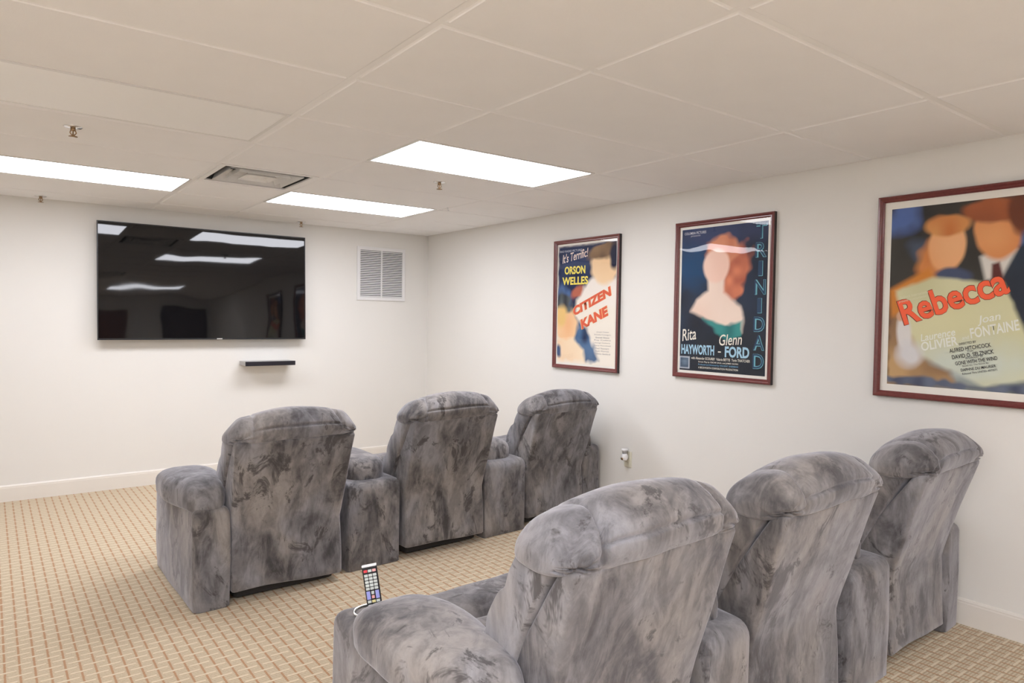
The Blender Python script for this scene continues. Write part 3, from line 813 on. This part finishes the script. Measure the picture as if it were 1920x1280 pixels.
def shell_mesh(hw=0.290, seed=0.0, sag=0.0):
    zs = [0.065, 0.072, 0.10, 0.15, 0.20, 0.25, 0.30, 0.34, 0.37, 0.40, 0.44, 0.48, 0.53, 0.58, 0.63, 0.68, 0.73, 0.78, 0.81, 0.828, 0.838, 0.842]
    rings = []
    for z in zs:
        if z < 0.38: yr = 0.012*math.sin((z-0.065)/0.315*math.pi*0.5); w = hw-0.004*bump1(z, 0.36, 0.06)
        else: yr = 0.012-0.130*((z-0.38)/0.46)**1.05; w = hw+0.017*((z-0.38)/0.46)
        yf = 0.60 if z < 0.30 else (0.60-(z-0.30)*3.4 if z < 0.40 else 0.235-(z-0.40)/0.44*0.30)
        ins = 0.006 if z in (0.065,) else (0.010 if z == 0.842 else (0.003 if z == 0.838 else 0.0))
        rr = rrect(-w+ins, w-ins, yr+ins, yf-ins, 0.016, 14, 4)
        ring = []
        for px, py in rr:
            dz = 0.0
            if z < 0.12: dz = -sag*max(0, px/hw)*(1 if py < 0.1 else 0) - 0.010*bump1(px, 0.0, 0.15)*0
            ring.append((px, py, z+dz))
        rings.append(ring)
    v, f = loft(rings); v = wobble(v, 0.0055, 4.5, seed)
    return finish(mesh_from(v, f))

def pad_mesh(hw, L, hgt, seed=0.0, rear=0.75, front=0.9):
    """arm pad: pillow lying along +y from 0 to L, underside near z=0"""
    n = 34; rings = []
    for i in range(n+1):
        a = i/n; y = L*(0.5-0.5*math.cos(a*math.pi)); t = y/L
        e = max(0.0, 1-abs(2*t-1)**7)**0.5
        w = hw*(0.22+0.78*e)*(rear+(1-rear)*(lambda q: q*q*(3-2*q))(min(1, t*1.7)))*(1-(1-front)*max(0, t-0.6)/0.4)
        h = hgt*(0.30+0.70*e)*(0.92+0.08*math.sin(t*math.pi))
        ring = []
        for k in range(28):
            th = 2*math.pi*k/28; cx = math.cos(th); sz = math.sin(th)
            x = w*math.copysign(abs(cx)**0.62, cx); z = math.copysign(abs(sz)**0.86, sz)
            zz = h*0.62+z*(h*0.62 if z > 0 else h*0.62)
            if z < 0: zz = h*0.62+z*h*0.62 - 0.028*abs(cx)**1.5     # sides droop over the arm
            ring.append((x, y, zz))
        rings.append(ring)
    v, f = loft(rings); v = wobble(v, 0.007, 6, seed)
    return finish(mesh_from(v, f))

def cup_mesh():
    v, f = lathe([(0.047, 0.004), (0.050, 0.007), (0.054, 0.004), (0.052, 0.0), (0.047, -0.002), (0.044, -0.002), (0.044, 0.001)], 32)
    f = f[:-2]
    return finish(mesh_from(v, f))
CUPRING = cup_mesh()
v, f = lathe([(0.001, 0.0), (0.043, 0.0), (0.0465, 0.003), (0.044, 0.0012), (0.001, 0.0012)], 28); CUPWELL = finish(mesh_from(v, f))

HEADS = [headrest_mesh(seed=s) for s in (0.0, 3.1, 7.7)]
BACKC = [backcushion_mesh(seed=s) for s in (0.5, 4.2)]
SHELLS = [shell_mesh(seed=s, sag=g) for s, g in ((1.0, 0.022), (5.0, 0.012), (9.0, 0.0))]
SEAT = rbox(-0.275, 0.275, 0.20, 0.615, 0.30, 0.468, 0.05, 0.05, nz=4, amp=0.008, freq=6, seed=2, puff=0.006)
FRONT = rbox(-0.280, 0.280, 0.600, 0.845, 0.09, 0.492, 0.05, 0.075, nz=6, amp=0.008, freq=6, seed=6, puff=0.006)
BASE = rbox(-0.262, 0.262, 0.06, 0.60, 0.012, 0.30, 0.02, 0.02, nz=3, amp=0.001, freq=4, seed=1)
def armwarp(p): return p
ARM = rbox(-0.086, 0.086, 0.0, 0.845, 0.0, 0.500, 0.028, 0.040, nz=9, amp=0.005, freq=4.5, seed=4, puff=0.004, ns=8)
PAD = pad_mesh(0.146, 0.625, 0.120, seed=2.0, rear=0.64)
CPAD = pad_mesh(0.138, 0.58, 0.108, seed=5.0, rear=0.97)

def recliner(x, y, rz, label, arms=(), var=0, zs=1.0, xs=1.0):
    r = empty('recliner', (x, y, 0), R(rz))
    obj('back_panel', SHELLS[var % 3], VEL, r).scale = (xs, 1, zs)
    obj('head_cushion', HEADS[var % 3], VEL, r).scale = (xs, 1, zs)
    obj('back_cushion', BACKC[var % 2], VEL, r).scale = (xs, 1, zs)
    obj('seat_cushion', SEAT, VEL, r)
    obj('footrest', FRONT, VEL, r)
    obj('base', BASE, M['dark'], r)
    for s in arms:
        ax = s*(0.290+0.005+0.086)
        a = obj('arm', ARM, VEL, r, (ax, 0.0, 0))
        p = obj('arm_pad', PAD, VEL, a, (0.010*s if s < 0 else -0.022, 0.018, 0.478))
        if s > 0: p.scale = (0.70, 1, 1)
        obj('cup_holder', CUPRING, M['chrome'], a, (0, 0.745, 0.5035)); 
    return tag(r, label, 'recliner', 'grey velvet theatre recliners')

def console(x, y, rz, wr, wf, label, seed=0):
    r = empty('armrest_console', (x, y, 0), R(rz))
    L = 0.82
    def warp(p):
        t = min(1, max(0, p[1]/L)); sc = wr+(wf-wr)*t
        # top slopes gently up to the pad
        z = p[2]
        if z > 0.30: z = z+0.018*min(1, max(0, p[1]/0.2))*(z-0.30)/0.2
        return (p[0]*sc, p[1], z)
    me = rbox(-0.5, 0.5, 0.0, L, 0.0, 0.488, 0.030, 0.045, nz=9, amp=0.0, seed=seed, warp=warp, ns=8)
    # the loft is built one unit wide, so give its upright corners a small radius in x as well
    v = wobble([tuple(q.co) for q in me.vertices], 0.005, 4.5, seed+3)
    me.vertices.foreach_set('co', np.array([(a, b, max(c, 0.0)) for a, b, c in v], np.float32).ravel()); me.update()
    obj('body', me, VEL, r)
    obj('arm_pad', CPAD, VEL, r, (0, 0.075, 0.492)).scale = (wr/0.335, 1, 1)
    for sx in (0,):
        obj('cup_holder', CUPRING, M['chrome'], r, (0, 0.735, 0.512))
    return tag(r, label, 'console', 'wedge consoles between the recliners')

# front row
recliner(-2.512, -2.950, 1.0, 'left recliner of the front row, with a padded left arm', (-1,), 0, 0.985)
console(-1.985, -2.850, 2.0, 0.335, 0.24, 'velvet console between the left and middle recliners of the front row', 1)
recliner(-1.486, -2.835, 2.5, 'middle recliner of the front row, armless between two consoles', (), 1, 1.0)
console(-0.992, -2.775, 4.0, 0.362, 0.27, 'velvet console between the middle and right recliners of the front row', 2)
recliner(-0.490, -2.715, 5.0, 'right recliner of the front row, beside the poster wall', (1,), 2, 0.955)
# back row
recliner(-2.403, -5.225, 1.0, 'nearest recliner in the back row, remote control on its arm', (-1,), 1, 1.028, 1.025)
console(-1.943, -5.215, 2.0, 0.232, 0.18, 'velvet console between the left and middle recliners of the back row', 3)
recliner(-1.505, -5.195, 2.0, 'middle recliner of the back row, armless between two consoles', (), 2, 1.002, 1.035)
console(-0.990, -5.190, 3.0, 0.350, 0.26, 'velvet console between the middle and right recliners of the back row', 4)
recliner(-0.498, -5.170, 2.5, 'right recliner of the back row, its arm against the wall', (1,), 0, 1.0, 0.985)

# ---- remote control standing in the arm's cup holder
rem = empty('remote_control', (-2.776, -4.478, 0.515))
rem.rotation_euler = (R(-6), R(-9), R(-27))
RW, RH, RD = 0.047, 0.132, 0.016
obj('case', MB().box(-RW/2, RW/2, -RD/2, RD/2, 0, RH-0.005).mesh(bevel=0.0025), M['blackplastic'], rem)
obj('top_cap', MB().box(-RW/2, RW/2, -RD/2, RD/2, RH-0.006, RH).mesh(bevel=0.002), M['whiteplastic'], rem, label='pale end cap')
def key(w, h): return MB().box(-w/2, w/2, -0.0022, 0, -h/2, h/2).mesh(bevel=0.0008, seg=1)
K1 = key(0.0115, 0.0082); K2 = key(0.0120, 0.026); K3 = key(0.009, 0.010)
def kobj(me, x, z, mt):
    me2 = me.copy() if (me.materials and me.materials[0] != mt) else me
    if me2 is not me: me2.materials.clear()
    obj('button', me2, mt, rem, (x, -RD/2-0.0001, z))
zt = RH-0.018
for x, mt in ((-0.0135, 'keyred'), (0, 'keygrey'), (0.0135, 'keypink')): kobj(K1.copy(), x, zt, M[mt])
for rw in range(5):
    for x in (-0.0135, 0, 0.0135): kobj(K1.copy(), x, zt-0.014-rw*0.0104, M['keygrey'])
zb = zt-0.014-5*0.0104-0.010
for x in (-0.0140, 0.0140): kobj(K2.copy(), x, zb, M['keyblue'])
for dz in (0.007, -0.006): kobj(K3.copy(), 0, zb+dz, M['keypink'] if dz < 0 else M['keygrey'])
for x, mt in ((-0.0135, 'keygrey'), (0, 'keyyellow'), (0.0135, 'keygrey')): kobj(K1.copy(), x, zb-0.020, M[mt])
for rw in range(1):
    for x in (-0.0135, 0, 0.0135): kobj(K1.copy(), x, zb-0.033-rw*0.0104, M['keygrey'])
tag(rem, 'black remote control with grey keys standing on the near armrest', 'remote control')

# ---- outlet and plug-in air freshener
ou = empty('wall_outlet', (0, -2.947, 0.425)); ou.rotation_euler = (0, 0, R(-90))
obj('cover_plate', MB().box(-0.036, 0.036, -0.006, -0.0005, -0.058, 0.058).mesh(bevel=0.002), M['ivory'], ou)
for z in (-0.020, 0.020): 
    rc = obj('receptacle', MB().box(-0.017, 0.017, -0.0085, -0.006, z-0.014, z+0.014).mesh(bevel=0.001), M['ivory'], ou)
    for sx in (-0.006, 0.006): obj('slot', MB().box(sx-0.001, sx+0.001, -0.0088, -0.0084, z-0.004, z+0.005).mesh(), M['dark'], rc)
tag(ou, 'ivory wall outlet plate low on the poster wall', 'outlet')
af = empty('air_freshener', (-0.0092, -2.947, 0.440)); af.rotation_euler = (0, 0, R(-90))
def oval(prof, n=20):
    rings = [[(rx*math.cos(2*math.pi*k/n), -0.030+ry*math.sin(2*math.pi*k/n), z) for k in range(n)] for rx, ry, z in prof]
    v, f = loft(rings); return finish(mesh_from(v, f))
obj('plug_body', oval([(0.018, 0.020, -0.018), (0.023, 0.026, -0.008), (0.025, 0.0295, 0.010), (0.020, 0.023, 0.022), (0.017, 0.020, 0.030)]), M['whiteplastic'], af)
obj('neck', oval([(0.015, 0.018, 0.030), (0.018, 0.021, 0.048), (0.020, 0.023, 0.052)]), M['greyplastic'], af)
obj('cap', oval([(0.021, 0.024, 0.052), (0.023, 0.026, 0.054), (0.023, 0.026, 0.064), (0.021, 0.024, 0.066)]), M['whiteplastic'], af)
obj('window', oval([(0.010, 0.004, -0.012), (0.011, 0.005, -0.004), (0.010, 0.004, 0.003)]), M['brass'], af, (0, -0.028, 0))
tag(af, 'white plug-in air freshener in the wall outlet', 'air freshener')

# ================================================================= behind the camera (seen in the screen's reflection)
dr = struct(obj('door_1', MB().box(-2.46, -1.55, YR+0.001, YR+0.04, 0.005, 2.03).mesh(bevel=0.003), M['doorwood']), 'dark wooden door in the rear wall', 'door')
fr = MB().box(-2.53, -2.47, YR+0.001, YR+0.02, 0, 2.10).box(-1.54, -1.48, YR+0.001, YR+0.02, 0, 2.10).box(-2.47, -1.54, YR+0.001, YR+0.02, 2.04, 2.10).mesh()
obj('door_frame', fr, M['base'], dr)
v, f = lathe([(0.001, 0), (0.012, 0), (0.012, 0.03), (0.027, 0.04), (0.027, 0.055), (0.012, 0.065), (0.001, 0.066)], 18)
kn = obj('door_knob', finish(mesh_from(v, f)), M['chrome'], dr, (-1.63, YR+0.041, 0.98)); kn.rotation_euler = (R(-90), 0, 0)
pc = empty('framed_picture', (-0.50, YR, 1.05))
obj('frame', MB().box(-0.42, 0.42, 0.001, 0.03, 0, 0.05).box(-0.42, 0.42, 0.001, 0.03, 0.95, 1.0).box(-0.42, -0.37, 0.001, 0.03, 0.05, 0.95).box(0.37, 0.42, 0.001, 0.03, 0.05, 0.95).mesh(bevel=0.004), M['framedark'], pc)
pmat = simple('picture_floral', (0.12, 0.10, 0.10), 0.5, noise=0.9, nscale=9, lin=True)
obj('print', MB().box(-0.37, 0.37, 0.002, 0.012, 0.05, 0.95).mesh(), pmat, pc)
tag(pc, 'dark framed picture on the wall behind the back row', 'picture')
